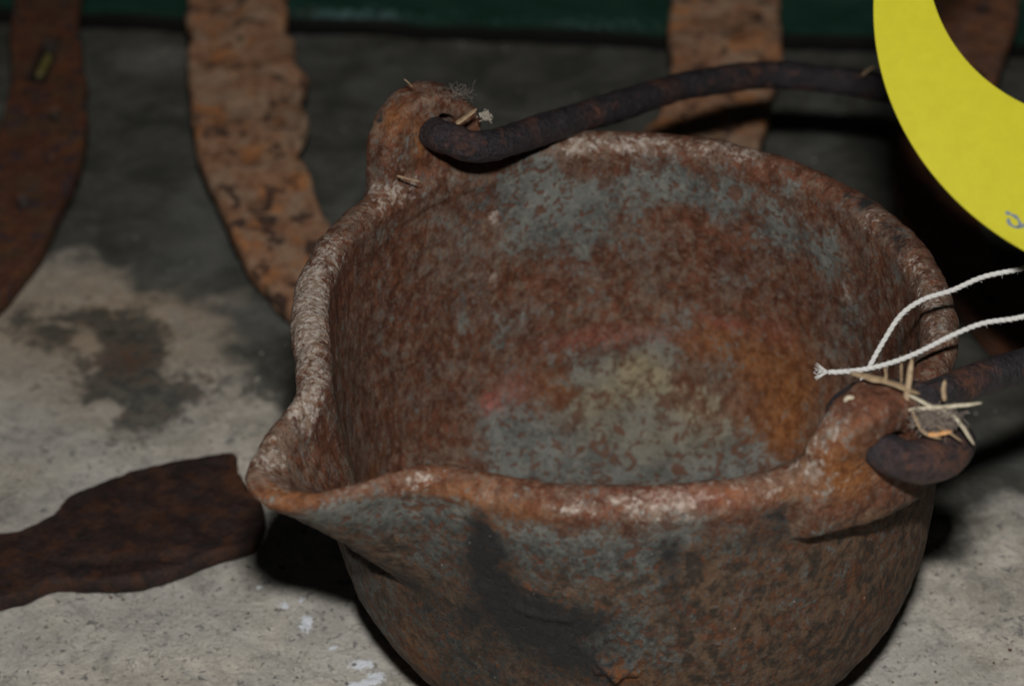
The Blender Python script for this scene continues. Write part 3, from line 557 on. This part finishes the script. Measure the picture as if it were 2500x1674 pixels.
def gauss(c, s):
    q = (Vw - np.array(c)) / np.array(s, float); return np.exp(-(q ** 2).sum(1))
MASKS = {
    'patina': [
        ((0.1, 8.63, 9.03), (0.74, 0.59, 0.65), 0.8, 'i'),
        ((-0.81, 8.15, 8.79), (0.47, 0.38, 0.45), 0.7, 'i'),
        ((1.03, 8.87, 8.2), (1.37, 1.09, 0.78), 0.9, 'i'),
        ((1.74, 9.0, 7.3), (1.26, 1.01, 0.78), 0.8, 'i'),
        ((4.47, 8.82, 9.05), (1.16, 0.93, 0.58), 1.0, 'i'),
        ((5.6, 8.4, 8.77), (0.84, 0.67, 0.65), 0.9, 'i'),
        ((6.92, 7.58, 8.34), (0.74, 0.59, 0.65), 0.9, 'i'),
        ((2.88, 9.08, 8.62), (0.95, 0.76, 0.65), 0.6, 'i'),
        ((0.56, 8.77, 9.48), (0.63, 0.51, 0.39), 0.6, 'a'),
        ((8.16, 6.38, 8.19), (0.63, 0.51, 0.78), 0.6, 'i'),
        ((8.67, 5.79, 6.68), (0.47, 0.42, 0.65), 0.8, 'i'),
        ((7.65, 6.93, 8.36), (0.63, 0.51, 0.65), 0.6, 'i'),
        ((-1.49, 7.71, 8.4), (0.63, 0.51, 0.65), 0.35, 'i'),
        ((3.36, 6.93, 1.33), (3.37, 1.09, 0.63), 1.1, 'i'),
        ((0.35, 6.73, 1.64), (1.26, 1.09, 0.63), 0.9, 'i'),
        ((5.73, 6.67, 1.69), (1.26, 0.91, 0.53), 0.9, 'i'),
        ((3.02, 8.07, 2.13), (2.11, 1.68, 0.91), 0.8, 'i'),
        ((2.77, 8.6, 3.09), (1.47, 1.18, 0.78), 0.7, 'i'),
        ((3.72, 8.75, 3.88), (0.95, 0.76, 0.52), 0.5, 'i'),
        ((-0.25, 7.33, 2.39), (0.74, 0.59, 0.65), 0.7, 'i'),
        ((-0.25, 8.09, 4.2), (0.74, 0.59, 0.78), 0.5, 'i'),
        ((-1.29, 7.72, 5.9), (0.53, 0.42, 0.52), 0.4, 'i'),
        ((-2.54, -4.72, 9.13), (1.79, 1.43, 0.58), 1.1, 'o'),
        ((-3.72, -5.13, 9.36), (0.84, 0.67, 0.39), 1.0, 'o'),
        ((-3.67, -1.22, 4.06), (0.53, 1.09, 1.69), 1.0, 'o'),
        ((-2.99, -2.39, 4.13), (0.53, 0.84, 1.3), 0.6, 'o'),
        ((1.66, -5.55, 8.62), (1.26, 1.01, 0.78), 0.8, 'o'),
        ((0.55, -5.4, 8.74), (0.63, 0.51, 0.65), 0.7, 'o'),
        ((3.05, -5.57, 8.76), (0.84, 0.67, 0.65), 0.6, 'o'),
        ((3.94, -5.61, 9.52), (0.63, 0.51, 0.52), 0.5, 'a'),
        ((-1.41, -4.78, 9.07), (0.53, 0.42, 0.52), 0.8, 'o'),
        ((0.76, -5.17, 5.62), (1.68, 1.35, 0.78), 0.7, 'o'),
        ((2.19, -5.46, 6.41), (1.26, 1.01, 0.78), 0.8, 'o'),
        ((-2.12, -4.28, 7.65), (0.84, 0.67, 0.78), 0.5, 'o'),
        ((3.17, -5.45, 5.62), (0.84, 0.67, 0.65), 0.6, 'o'),
        ((5.12, -5.14, 8.76), (0.95, 0.76, 0.78), 0.5, 'o'),
        ((-1.21, -4.11, 4.35), (1.26, 1.01, 0.78), 0.4, 'o'),
    ],
    'dark': [
        ((-0.66, -5.06, 9.06), (0.29, 0.34, 0.52), 1.0, 'o'),
        ((-0.58, -4.92, 7.96), (0.42, 0.51, 0.78), 1.1, 'o'),
        ((-0.2, -4.94, 6.84), (0.63, 0.51, 0.78), 1.1, 'o'),
        ((0.57, -5.25, 6.35), (0.84, 0.67, 0.65), 1.0, 'o'),
        ((1.52, -5.37, 6.58), (0.74, 0.59, 0.52), 0.7, 'o'),
        ((-0.89, -4.54, 5.82), (0.53, 0.42, 0.65), 0.5, 'o'),
        ((1.25, -5.26, 5.31), (1.26, 1.01, 0.52), 0.5, 'o'),
        ((3.33, -5.54, 8.67), (0.32, 0.38, 0.58), 0.9, 'o'),
        ((3.52, -5.49, 7.59), (0.32, 0.42, 0.65), 0.6, 'o'),
        ((5.67, -4.99, 9.24), (0.53, 0.42, 0.45), 0.7, 'o'),
        ((5.23, -5.1, 8.6), (0.63, 0.51, 0.52), 0.5, 'o'),
        ((-2.27, -3.79, 6.33), (0.53, 0.51, 0.78), 0.5, 'o'),
        ((8.07, 6.99, 10.17), (0.23, 0.25, 0.5), 0.7, 'a'),
        ((8.88, 6.03, 10.22), (0.27, 0.29, 0.5), 1.0, 'a'),
        ((9.24, 4.97, 10.15), (0.29, 0.36, 0.5), 1.0, 'a'),
        ((9.46, 4.22, 10.13), (0.25, 0.36, 0.5), 0.8, 'a'),
        ((8.46, 6.55, 10.18), (0.19, 0.22, 0.5), 0.8, 'a'),
        ((-3.29, 7.39, 11.97), (0.17, 0.25, 0.5), 0.8, 'a'),
    ],
    'pale': [
        ((-4.75, 0.76, 10.21), (0.42, 1.27, 0.74), 1.0, 'a'),
        ((-4.9, 2.66, 10.15), (0.42, 0.91, 0.53), 0.9, 'a'),
        ((-4.35, 3.83, 10.13), (0.42, 0.73, 0.5), 0.7, 'a'),
        ((-4.43, -0.95, 10.21), (0.42, 1.09, 0.63), 0.8, 'a'),
        ((-4.61, 1.53, 10.17), (0.32, 1.09, 0.63), 0.7, 'a'),
        ((3.53, 9.18, 10.1), (0.63, 0.2, 0.5), 0.9, 'a'),
        ((5.33, 8.83, 10.17), (0.63, 0.2, 0.5), 1.1, 'a'),
        ((6.21, 8.47, 10.16), (0.53, 0.2, 0.5), 1.0, 'a'),
        ((2.16, 9.11, 10.01), (0.53, 0.2, 0.5), 0.6, 'a'),
        ((1.59, 9.02, 9.93), (0.19, 0.2, 0.2), 1.0, 'a'),
        ((-0.47, 8.33, 8.27), (0.23, 0.2, 0.23), 1.1, 'i'),
        ((-0.48, 8.24, 6.39), (0.17, 0.2, 0.26), 1.0, 'i'),
        ((8.59, 5.76, 7.52), (0.19, 0.38, 0.58), 0.6, 'i'),
        ((9.93, 1.7, 10.18), (0.42, 0.54, 0.5), 0.8, 'a'),
        ((9.83, 0.42, 10.2), (0.32, 0.91, 0.53), 0.7, 'a'),
        ((8.97, 5.39, 10.14), (0.63, 0.73, 0.5), 0.4, 'a'),
        ((9.73, 3.13, 10.09), (0.53, 0.73, 0.5), 0.5, 'a'),
        ((1.27, -5.63, 9.96), (0.47, 0.38, 0.2), 1.0, 'a'),
        ((2.72, -5.6, 10.1), (0.63, 0.2, 0.5), 0.9, 'a'),
        ((3.55, -5.54, 10.11), (0.42, 0.2, 0.5), 0.9, 'a'),
        ((-0.47, -5.2, 10.01), (0.32, 0.2, 0.5), 0.6, 'a'),
        ((-1.95, -4.74, 10.06), (0.42, 0.25, 0.5), 0.7, 'a'),
        ((-5.19, -3.79, 9.95), (0.53, 0.54, 0.5), 0.8, 'a'),
        ((-4.54, -2.33, 9.9), (0.53, 0.42, 0.52), 0.8, 'a'),
        ((-4.92, -4.8, 9.92), (0.42, 0.36, 0.5), 0.5, 'a'),
        ((6.32, -4.88, 10.58), (0.26, 0.34, 0.52), 0.9, 'a'),
        ((6.63, -4.75, 11.41), (0.42, 0.36, 0.5), 0.7, 'a'),
        ((-4.55, -2.04, 10.16), (0.32, 0.73, 0.5), 0.7, 'a'),
        ((-1.92, 8.55, 11.05), (0.63, 0.51, 0.52), 0.35, 'a'),
        ((-2.97, 6.48, 10.35), (0.63, 0.51, 0.52), 0.5, 'a'),
    ],
    'orange': [
        ((7.19, 7.32, 4.03), (1.58, 1.26, 1.17), 0.9, 'i'),
        ((7.44, 6.59, 2.8), (0.95, 0.76, 1.04), 0.8, 'i'),
        ((5.13, 8.51, 4.34), (1.26, 1.01, 0.65), 0.6, 'i'),
        ((1.56, 8.24, 2.76), (1.05, 0.84, 0.65), 0.7, 'i'),
        ((6.56, 6.78, 2.06), (0.63, 0.73, 0.5), 0.7, 'i'),
        ((3.99, 7.93, 2.08), (2.11, 1.09, 0.63), 0.35, 'i'),
        ((-1.11, -5.08, 9.91), (1.26, 1.01, 0.32), 0.6, 'a'),
        ((-3.6, 3.31, 3.62), (1.26, 1.01, 0.26), 0.6, 'i'),
        ((-4.79, -5.19, 10.0), (0.84, 0.36, 0.5), 0.8, 'a'),
        ((0.27, -5.46, 9.63), (0.63, 0.51, 0.39), 0.6, 'a'),
        ((-0.66, -5.1, 9.21), (0.63, 0.51, 0.52), 0.5, 'o'),
        ((-2.27, -3.0, 3.31), (1.05, 0.84, 1.04), 0.4, 'o'),
        ((6.74, -5.07, 10.73), (0.84, 0.67, 0.78), 0.8, 'a'),
        ((7.29, -4.83, 10.07), (0.63, 0.51, 0.52), 0.9, 'a'),
        ((5.8, -5.07, 9.91), (0.63, 0.51, 0.26), 0.5, 'a'),
        ((-2.32, 7.22, 11.31), (0.26, 0.34, 0.52), 1.0, 'a'),
        ((-2.95, 7.08, 12.03), (0.42, 0.36, 0.5), 0.8, 'a'),
        ((4.38, -5.35, 10.13), (0.84, 0.25, 0.5), 0.6, 'a'),
        ((2.41, -5.45, 5.09), (0.63, 0.51, 0.39), 0.6, 'o'),
    ],
    'pink': [
        ((-0.63, 7.44, 2.88), (0.34, 0.27, 0.29), 1.0, 'i'),
        ((-0.01, 7.87, 3.03), (0.53, 0.45, 0.5), 0.4, 'i'),
        ((2.15, 8.79, 4.07), (1.58, 1.26, 0.26), 0.35, 'i'),
        ((3.95, 8.8, 4.29), (1.26, 1.01, 0.23), 0.25, 'i'),
        ((5.69, 8.39, 4.93), (0.84, 0.67, 0.21), 0.4, 'i'),
        ((7.13, 7.54, 5.17), (0.63, 0.51, 0.39), 0.3, 'i'),
        ((3.92, -5.37, 10.18), (1.58, 0.25, 0.5), 0.3, 'a'),
    ],
    'yellow': [
        ((5.17, 7.84, 2.45), (1.05, 1.09, 0.63), 0.9, 'i'),
        ((3.74, 8.44, 2.91), (1.26, 1.01, 0.65), 0.8, 'i'),
        ((2.17, 8.15, 2.37), (1.05, 0.91, 0.53), 0.6, 'i'),
        ((3.37, 8.67, 3.34), (0.63, 0.51, 0.52), 0.5, 'i'),
        ((3.97, 7.32, 1.63), (2.11, 0.73, 0.5), 0.35, 'i'),
    ],
}
#MASKEND
att = {}
jit = 1 + .35 * fbm(V, .9, 3, 77)
for k, lst in MASKS.items():
    a = np.zeros(len(V))
    for (c, s, w, side) in lst:
        g = gauss(c, s) * w
        if side == 'i': g = g * inside
        elif side == 'o': g = g * (~inside)
        a = a + g
    att[k] = np.clip(a, 0, 1.2) * jit
top = sstep(-.75, -.2, zr) * (r > 6.5)
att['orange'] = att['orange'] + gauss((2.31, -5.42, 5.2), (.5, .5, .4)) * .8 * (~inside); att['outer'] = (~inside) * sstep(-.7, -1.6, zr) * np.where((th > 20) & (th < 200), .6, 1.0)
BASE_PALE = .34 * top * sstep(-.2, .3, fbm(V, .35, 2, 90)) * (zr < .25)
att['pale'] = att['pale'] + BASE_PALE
fx = (th - 252) * math.pi / 180 * 7
att['patina'] = att['patina'] * (1 - .45 * att['outer']) + .22 * att['outer'] * np.exp(-((fx + .5) / 5.0) ** 2)
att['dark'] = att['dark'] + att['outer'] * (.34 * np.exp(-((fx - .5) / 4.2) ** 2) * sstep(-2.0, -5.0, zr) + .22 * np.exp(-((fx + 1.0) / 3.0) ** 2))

crk = np.zeros(len(V))
CP = [(-3.95, -1.1, 5.0), (-3.81, -1.32, 5.02), (-3.57, -1.83, 5.32), (-3.3, -2.32, 5.54), (-2.92, -2.81, 5.73), (-2.7, -3.2, 5.95)]
for a, b in zip(CP[:-1], CP[1:]): crk = np.maximum(crk, np.exp(-(seg_d(Vw, a, b) / .085) ** 2))
crk *= ~inside; V = V - N * (.12 * crk)[:, None]; Vw = V + PC; att['crack'] = crk
N2 = vnormals(V, F)
potroot = thing('cast_iron_pot', 'round rusted cast iron pot with a pouring spout, standing in the centre', 'pot', PC)
fc = V[F].mean(1); fr = np.hypot(fc[:, 0], fc[:, 1]); fz = fc[:, 2] - PH; ft = np.degrees(np.arctan2(fc[:, 1], fc[:, 0])) % 360
fu = fc @ LU; fv = fc @ LV
lab = np.zeros(len(F), int)
lab[(fz > -.85) & (fr > 6.7)] = 1
lab[(ft > 203) & (ft < 240) & (fr > 7.0) & (fz > -2.6)] = 2
lugm = (np.abs(fv) < 1.75) & (fr > 6.95) & (fz > -1.75)
lab[lugm & (fu < 0) & ((fz > -.02) | (fr > 7.4))] = 3
lab[lugm & (fu > 0) & ((fz > -.02) | (fr > 7.4))] = 4
for k, nm in enumerate(('bowl', 'rim', 'spout', 'lug', 'lug')):
    ff = F[lab == k]; us, inv = np.unique(ff, return_inverse=True)
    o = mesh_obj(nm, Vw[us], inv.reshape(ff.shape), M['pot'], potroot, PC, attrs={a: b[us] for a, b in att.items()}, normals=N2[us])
    # all parts share one texture frame, the pot's own origin

# ------------------------------------------------------------ the bail (wire handle)
def bail():
    u, v = LU, LV; C0 = PC + [0, 0, PH]
    up = np.array([0, 0, 1.0])
    A = lambda U, Vv, z: C0 + u * U + v * Vv + up * z
    pts = [A(-8.3, 1.5, .75), A(-8.45, .75, .95), A(-8.25, .08, HA), A(-7.6, -.12, HA), A(-6.95, -.35, HA + .12)] + \
          [(-1.50, 6.72, 11.62), (-0.99, 6.53, 11.50), (-0.23, 7.2, 11.25), (0.89, 8.78, 10.76), (2.07, 10.35, 10.25), (3.32, 12.0, 9.71), (4.64, 13.82, 9.13), (6.0, 15.21, 8.62), (7.39, 16.34, 8.14), (8.74, 16.85, 7.77), (10.09, 17.13, 7.44), (11.3, 17.21, 7.17), (14.94, 16.92, 6.45), (18.25, 14.44, 6.17), (19.9, 10.64, 6.45), (18.98, 6.35, 7.36), (15.68, 2.72, 8.65), (11.57, -0.71, 10.09), (10.21, -1.85, 10.5), (8.95, -2.94, 10.8)] + \
          [A(7.15, 1.0, .62), A(7.05, .25, .58), A(7.5, -.1, HB), A(8.3, -.12, HB - .02), A(8.95, .1, HB - .1), A(9.2, .8, HB - .22), A(9.05, 1.5, HB-.3), A(8.85, 2.05, HB-.3)]
    C = catmull(np.array(pts, float), 520)
    t = np.linspace(0, 1, len(C))
    rad = .40 + .03 * np.sin(t * 60) * 0 + np.interp(t, [0, .03, .9, .955, .97, 1], [-.02, 0, 0, .0, .08, .08])
    rad[-6:] *= np.array([.97, .93, .86, .74, .56, .32]); rad[:5] *= np.array([.3, .6, .8, .92, .98])
    V, F = tube(C, rad, 30)
    T, Nn, Bn = frames(C)
    nrm = V - np.repeat(C, 30, axis=0); nrm /= np.linalg.norm(nrm, axis=1)[:, None]
    V = V + nrm * (.05 * fbm(V, 1.1, 3, 5) + .035 * fbm(V, 3.5, 3, 6))[:, None]
    tint = np.zeros(len(V))
    for c, q, w in (((4.1, 13.1, 9.5), .5, 1.0), ((1.9, 10.1, 10.4), .42, .9), ((.4, 8.0, 11.2), .35, .7), ((-1.3, 6.6, 11.7), .4, .5), ((9.3, -5.2, 10.7), .9, .75), ((8.6, -5.7, 11.0), .5, .9), ((9.9, -2.1, 11.0), .6, .8), ((6.6, 15.6, 8.7), .7, .5), ((7.6, -5.2, 11.0), .4, .6)):
        tint = np.maximum(tint, w * np.exp(-(((V - np.array(c)) ** 2).sum(1)) / q ** 2))
    tint = np.clip(tint * (.75 + 1.6 * fbm(V, 2.4, 3, 31)), 0, 1)
    o = mesh_obj('handle', V, F, M['bail'], potroot, PC, attrs={'tint': tint})
    o['label'] = 'dark purplish wire handle with orange rust patches, tipped back behind the pot'
bail()

# ------------------------------------------------------------ yellow tag
def facing(p, roll=0):                                    # plane basis facing the camera at point p, with a small tilt
    n = norm(CAM - p); right = norm(np.cross([0, 0, 1], n)); upv = np.cross(n, right); return right, upv, n
def yellow_tag():
    p0 = np.array([13.70, 1.64, 17.66]); n = np.array([0, -math.cos(R(35.5)), math.sin(R(35.5))]); right = np.array([1.0, 0, 0]); upv = np.cross(n, right)
    tilt = R(-14); up2 = upv * math.cos(tilt) + n * math.sin(tilt) ; n2 = np.cross(right, up2)
    k = 1 / math.cos(tilt)
    Ro, Ri = 5.89, 3.46; off = np.array([-1.23, 1.15])
    n_ = 220; m = 14
    a = np.linspace(0, 2 * math.pi, n_, endpoint=False)
    V = []
    def P(x, y, lift):
        # gentle curl of the card
        cz = -.020 * (x + 1.5) ** 2 * .6
        return p0 + right * x + up2 * (y * k) + n2 * (cz + lift)
    for side, lift in ((0, .018), (1, -.018)):
        for j in range(m):
            t = j / (m - 1)
            for q in a:
                o_ = np.array([math.cos(q), math.sin(q)]) * Ro; i_ = np.array([math.cos(q), math.sin(q)]) * Ri + off
                xy = o_ * (1 - t) + i_ * t; V.append(P(xy[0], xy[1], lift))
    def id(s, j, i): return s * m * n_ + j * n_ + i % n_
    F = []
    for j in range(m - 1):
        for i in range(n_):
            F.append((id(0, j, i), id(0, j, i+1), id(0, j+1, i+1), id(0, j+1, i)))
            F.append((id(1, j, i), id(1, j+1, i), id(1, j+1, i+1), id(1, j, i+1)))
    for i in range(n_):
        F.append((id(0, 0, i), id(1, 0, i), id(1, 0, i+1), id(0, 0, i+1))); F.append((id(0, m-1, i), id(0, m-1, i+1), id(1, m-1, i+1), id(1, m-1, i)))
    t = thing('yellow_tag', 'bright yellow round card tag with a big hole, tied on by white twine', 'tag', p0)
    o = mesh_obj('card', V, F, M['tag'], t, p0); bm = bmesh.new(); bm.from_mesh(o.data); bmesh.ops.recalc_face_normals(bm, faces=bm.faces); bm.to_mesh(o.data); bm.free(); o.data.set_sharp_from_angle(angle=R(40))
    # pencil-grey handwriting, a flat ribbon of ink just proud of the card
    def px(x, y): return ((x - 16 - 2628) / 104.2, -(y - 37) / 104.2)
    strokes = [[(2298, 482), (2309, 486), (2321, 493), (2327, 502), (2328, 510), (2322, 516)], [(2305, 495), (2304, 503), (2309, 510), (2318, 515), (2328, 514), (2342, 510), (2356, 506), (2366, 498), (2372, 488)], [(2341, 522), (2346, 532), (2356, 536), (2366, 530)]]
    parts = []
    for s in strokes:
        c = catmull([px(*q) for q in s], 36); w = .034 * (1 + .25 * np.sin(np.arange(36) * .5)); w[0] *= .5; w[-1] *= .5
        T = np.gradient(c, axis=0); T /= np.linalg.norm(T, axis=1)[:, None]; Nn = np.c_[-T[:, 1], T[:, 0]]
        L_ = c + Nn * w[:, None]; R_ = c - Nn * w[:, None]
        vv = [P(x, y, .0215) for x, y in L_] + [P(x, y, .0215) for x, y in R_]
        parts.append((np.array(vv), [(i, i+36, i+37, i+1) for i in range(35)]))
    V2, F2 = merge(parts); mesh_obj('handwriting', V2, F2, M['ink'], t, p0)
yellow_tag()

# ------------------------------------------------------------ white twine
def twisted(C, rad=.032, off=.030, pitch=.42, plies=3, seg=7):
    T, Nn, Bn = frames(C); s = np.r_[0, np.cumsum(np.linalg.norm(np.diff(C, axis=0), axis=1))]
    parts = []
    for k in range(plies):
        ph = s / pitch * 2 * math.pi + k * 2 * math.pi / plies
        parts.append(tube(C + off * (np.cos(ph)[:, None] * Nn + np.sin(ph)[:, None] * Bn), rad, seg))
    return parts
def fray(p, d, n, ln, rad=.012, spread=.5, seed=1):
    rg = random.Random(seed); out = []
    for i in range(n):
        dd = norm(np.array(d) + np.array([rg.uniform(-spread, spread) for _ in range(3)])); L_ = ln * rg.uniform(.5, 1)
        side = norm(np.cross(dd, [rg.random(), rg.random(), rg.random()])); 
        c = np.array([np.array(p) + dd * L_ * t + side * L_ * .25 * t * t * rg.uniform(-1, 1) for t in np.linspace(0, 1, 6)])
        out.append(tube(c, rad * np.linspace(1, .7, 6), 5))
    return out
def twine():
    c1 = catmull([(17.2, 2.6, 14.4), (14.6, 1.2, 13.1), (12.6, .45, 12.35), (11.46, 0.16, 12.15), (10.56, 0.05, 11.99), (9.87, -0.12, 11.75), (9.19, -0.25, 11.57), (8.7, -0.45, 11.29), (8.31, -0.79, 10.81), (8.01, -1.1, 10.37), (7.84, -1.3, 10.12), (7.76, -1.5, 9.85)], 300)
    c2 = catmull([(17.2, 1.6, 14.6), (14.4, .2, 12.7), (12.6, -.7, 11.95), (11.3, -1.04, 11.67), (10.41, -1.13, 11.55), (9.74, -1.28, 11.34), (8.96, -1.5, 11.02), (8.38, -1.63, 10.84), (7.81, -1.71, 10.72), (7.23, -1.75, 10.67), (6.98, -1.75, 10.67)], 300)
    parts = []
    # loose hairs along the strands
    rg = random.Random(5)
    def hairs(c, n):
        out = []
        for _ in range(n):
            i = rg.randrange(5, len(c) - 5); p = c[i] + np.array([rg.uniform(-.05, .05) for _ in range(3)]); d = norm([rg.uniform(-1, 1) for _ in range(3)])
            out.append(tube(np.array([p, p + d * .05, p + d * .09 + np.array([.015, 0, -.015])]), .0035, 4))
        return out
    parts += twisted(c1) + hairs(c1, 240) + fray(c1[-1], c1[-1] - c1[-8], 14, .22, seed=3)
    V, F = merge(parts); o = mesh_obj('white_twine', V, F, M['twine'], None, c1[-1]); tag(o, 'white cotton twine, the upper strand, bending down into the pot at its right rim', 'twine', 'white strings of the yellow tag')
    # frayed end flares into loose plies
    parts = twisted(c2) + hairs(c2, 240)
    e = c2[-1]; parts += fray(e, [-1, -.05, .25], 16, .34, .014, .35, 8) + fray(e, [-1, -.1, -.45], 16, .34, .014, .35, 9) + fray(e, [-1, 0, 0], 10, .2, .014, .3, 10)
    V, F = merge(parts); o = mesh_obj('white_twine', V, F, M['twine'], None, e); tag(o, 'white cotton twine, the lower strand, ending in a frayed tuft over the bowl', 'twine', 'white strings of the yellow tag')
twine()

# ------------------------------------------------------------ straw, chaff and lint
def blade(name, pts, w, mat, label, flatk=.35, group='bits of straw caught on the pot lugs', cat='straw', n=18):
    C = catmull(pts, n) if len(pts) > 2 else catmull([pts[0], (np.array(pts[0]) + np.array(pts[1])) / 2 + np.array([math.sin(len(label)) * w * .9, 0, math.cos(len(label) * 2.1) * w * 1.1]), pts[1]], n)
    T, Nn, Bn = frames(C); tt = np.linspace(0, 1, n); wd = w * np.interp(tt, [0, .12, .8, 1], [.55, 1, .9, .35])
    seg = 10; a = np.arange(seg) * 2 * math.pi / seg
    V = (C[:, None] + wd[:, None, None] * (np.cos(a)[None, :, None] * Nn[:, None] + flatk * np.sin(a)[None, :, None] * Bn[:, None])).reshape(-1, 3)
    V = V + .2 * w * fbm(V, 4, 2, 3)[:, None]
    F = [(i*seg+j, i*seg+(j+1) % seg, (i+1)*seg+(j+1) % seg, (i+1)*seg+j) for i in range(n-1) for j in range(seg)] + [tuple(range(seg))[::-1], tuple(range((n-1)*seg, n*seg))]
    o = mesh_obj(name, V, F, mat, None, C[0]); tag(o, label, cat, group); return o
blade('straw', [(7.06, -4.02, 12.31), (7.83, -4.13, 12.15), (8.52, -4.27, 11.96)], .11, M['straw'], 'wide flat tan blade of dry grass lying over the top of the front lug', .25)
blade('straw', [(8.24, -4.47, 11.68), (9.79, -4.38, 11.8)], .055, M['straw_pale'], 'pale cream straw sticking out to the right of the front lug', .8)
blade('straw', [(8.17, -4.46, 11.69), (8.26, -4.17, 12.1), (8.33, -3.85, 12.55)], .07, M['straw'], 'tall upright straw in front of the twine by the front lug', .5)
blade('straw', [(8.12, -4.11, 12.1), (8.11, -3.89, 12.49)], .05, M['straw'], 'short upright straw just left of the tall upright one under the twine', .5)
blade('straw', [(7.78, -4.1, 12.15), (7.76, -3.95, 12.41)], .03, M['straw'], 'thin little upright straw below the twine, leftmost of the upright ones', .5)
blade('straw', [(8.26, -4.28, 11.95), (9.13, -4.57, 11.54)], .055, M['straw_pale'], 'greyish straw slanting down right across the pale cream one', .5)
blade('straw', [(8.92, -4.44, 11.73), (9.28, -4.59, 11.51), (9.63, -4.89, 11.09)], .065, M['straw_pale'], 'thick pale straw slanting down to the tip of the bail hook', .5)
blade('straw', [(8.33, -4.49, 11.66), (8.58, -4.73, 11.32), (8.96, -4.82, 11.2)], .05, M['straw'], 'bent tan straw resting on top of the bail hook', .5)
blade('straw', [(8.66, -4.76, 11.27), (9.18, -4.72, 11.34)], .075, M['straw_orange'], 'short orange straw lying on the bail hook', .4)
blade('straw', [(9.02, -4.36, 11.83), (9.02, -4.11, 12.19)], .055, M['straw'], 'blurred brown straw standing in front of the wire handle', .5)
blade('straw', [(8.61, -4.6, 11.5), (9.0, -4.70, 11.36), (9.38, -4.85, 11.14)], .04, M['straw'], 'thin curved straw at the right end of the bail hook', .5)
blade('straw', [(6.92, -4.32, 11.80), (7.2, -4.3, 11.84)], .06, M['straw_pale'], 'small pale chip at the top left of the front lug', .6)
blade('straw', [(-1.39, 6.66, 12.10), (-1.1, 6.78, 12.26), (-0.87, 6.86, 12.41)], .09, M['straw'], 'broken tan straw wedged between the back lug and the handle', .35)
blade('straw', [(-2.86, 6.18, 10.90), (-2.6, 6.1, 10.86), (-2.27, 6.08, 10.78)], .04, M['straw'], 'thin straw stuck on the inner face below the back lug', .5)
blade('straw', [(10.22, 16.4, 8.1), (10.62, 16.6, 8.28)], .06, M['straw'], 'short straw standing on the handle left of the yellow tag', .5)
blade('straw', [(-2.66, 7.2, 13.05), (-2.44, 7.25, 12.78)], .022, M['straw'], 'short hair of straw sticking up from the top of the back lug', .8)
def lint_clump(name, c, size, n, mat, label, rad=.012, seed=1):
    rg = random.Random(seed); parts = []
    for _ in range(n):
        p = np.array(c) + np.array([rg.gauss(0, .42) * size[0], rg.gauss(0, .42) * size[1], rg.gauss(0, .42) * size[2]]); pts = [p]; d = norm([rg.uniform(-1, 1) for _ in range(3)])
        for _k in range(5):
            d = norm(d + np.array([rg.uniform(-.8, .8) for _ in range(3)])); pts.append(pts[-1] + d * .12 * max(size))
        parts.append(tube(catmull(pts, 14), rad, 5))
    V, F = merge(parts); o = mesh_obj(name, V, F, mat, None, c); tag(o, label, 'lint', 'lint caught on the pot lugs'); return o
lint_clump('lint_tuft', (8.85, -4.50, 11.45), (.5, .16, .22), 520, M['lint'], 'grey brown tuft of lint tangled with straws on the bail hook', .010, 2)
lint_clump('lint_tuft', (-.66, 6.80, 12.25), (.16, .1, .12), 110, M['lint_pale'], 'pale tuft of fibres beside the broken straw at the back lug', .010, 3)
lint_clump('lint_tuft', (-1.35, 7.45, 12.5), (.40, .15, .2), 70, M['lint'], 'thin dark cobweb of lint on the top right of the back lug', .0045, 4)
lint_clump('lint_tuft', (7.72, -3.6, 11.2), (.1, .1, .28), 60, M['lint_pale'], 'small white wisp hanging under the twine above the front lug', .010, 6)

# loose grit and flakes of rust lying on the concrete round the pot, too many to count
def grit():
    rg = random.Random(11); V = []; F = []
    for _ in range(1500):
        if rg.random() < .45:
            a = rg.uniform(0, 2 * math.pi); q = 6.6 + abs(rg.gauss(0, 3.2)); x = 2.63 + q * math.cos(a); y = 2.1 + q * math.sin(a)
        else: x = rg.uniform(-18, 18); y = rg.uniform(-3, 31)
        s = rg.choice((.025, .03, .04, .05, .06)) * rg.uniform(.7, 1.2); z = .16 * fbm([[x, y, 0]], .22, 3)[0] + s * .25
        if math.hypot(x - 2.63, y - 2.1) < 5: continue
        b = len(V); r = [rg.uniform(.6, 1.3) for _ in range(6)]; an = rg.uniform(0, 6.3)
        for k in range(5): V.append((x + s * r[k] * math.cos(an + k * 1.257), y + s * r[k] * math.sin(an + k * 1.257), z))
        V.append((x, y, z + s * r[5] * .7)); V.append((x, y, z - s))
        for k in range(5): F += [(b + k, b + (k + 1) % 5, b + 5), (b + (k + 1) % 5, b + k, b + 6)]
    m = NT('grit'); w = m.n.new('ShaderNodeTexWhiteNoise'); w.noise_dimensions = '3D'
    g = m.n.new('ShaderNodeNewGeometry'); w.noise_dimensions = '1D'; m.l(g.outputs['Random Per Island'], w.inputs['W'])
    c = m.mix(m.ss(w.outputs['Value'], .35, .45), (.09, .05, .035), m.mix(m.ss(w.outputs['Value'], .7, .8), (.16, .155, .15), (.45, .42, .37)))
    o = mesh_obj('grit', V, F, m.out(c, .9), None, (0, 0, 0), smooth=False); o['kind'] = 'stuff'; o['label'] = 'loose grit and rust flakes scattered over the concrete floor'; o['category'] = 'grit'
grit()
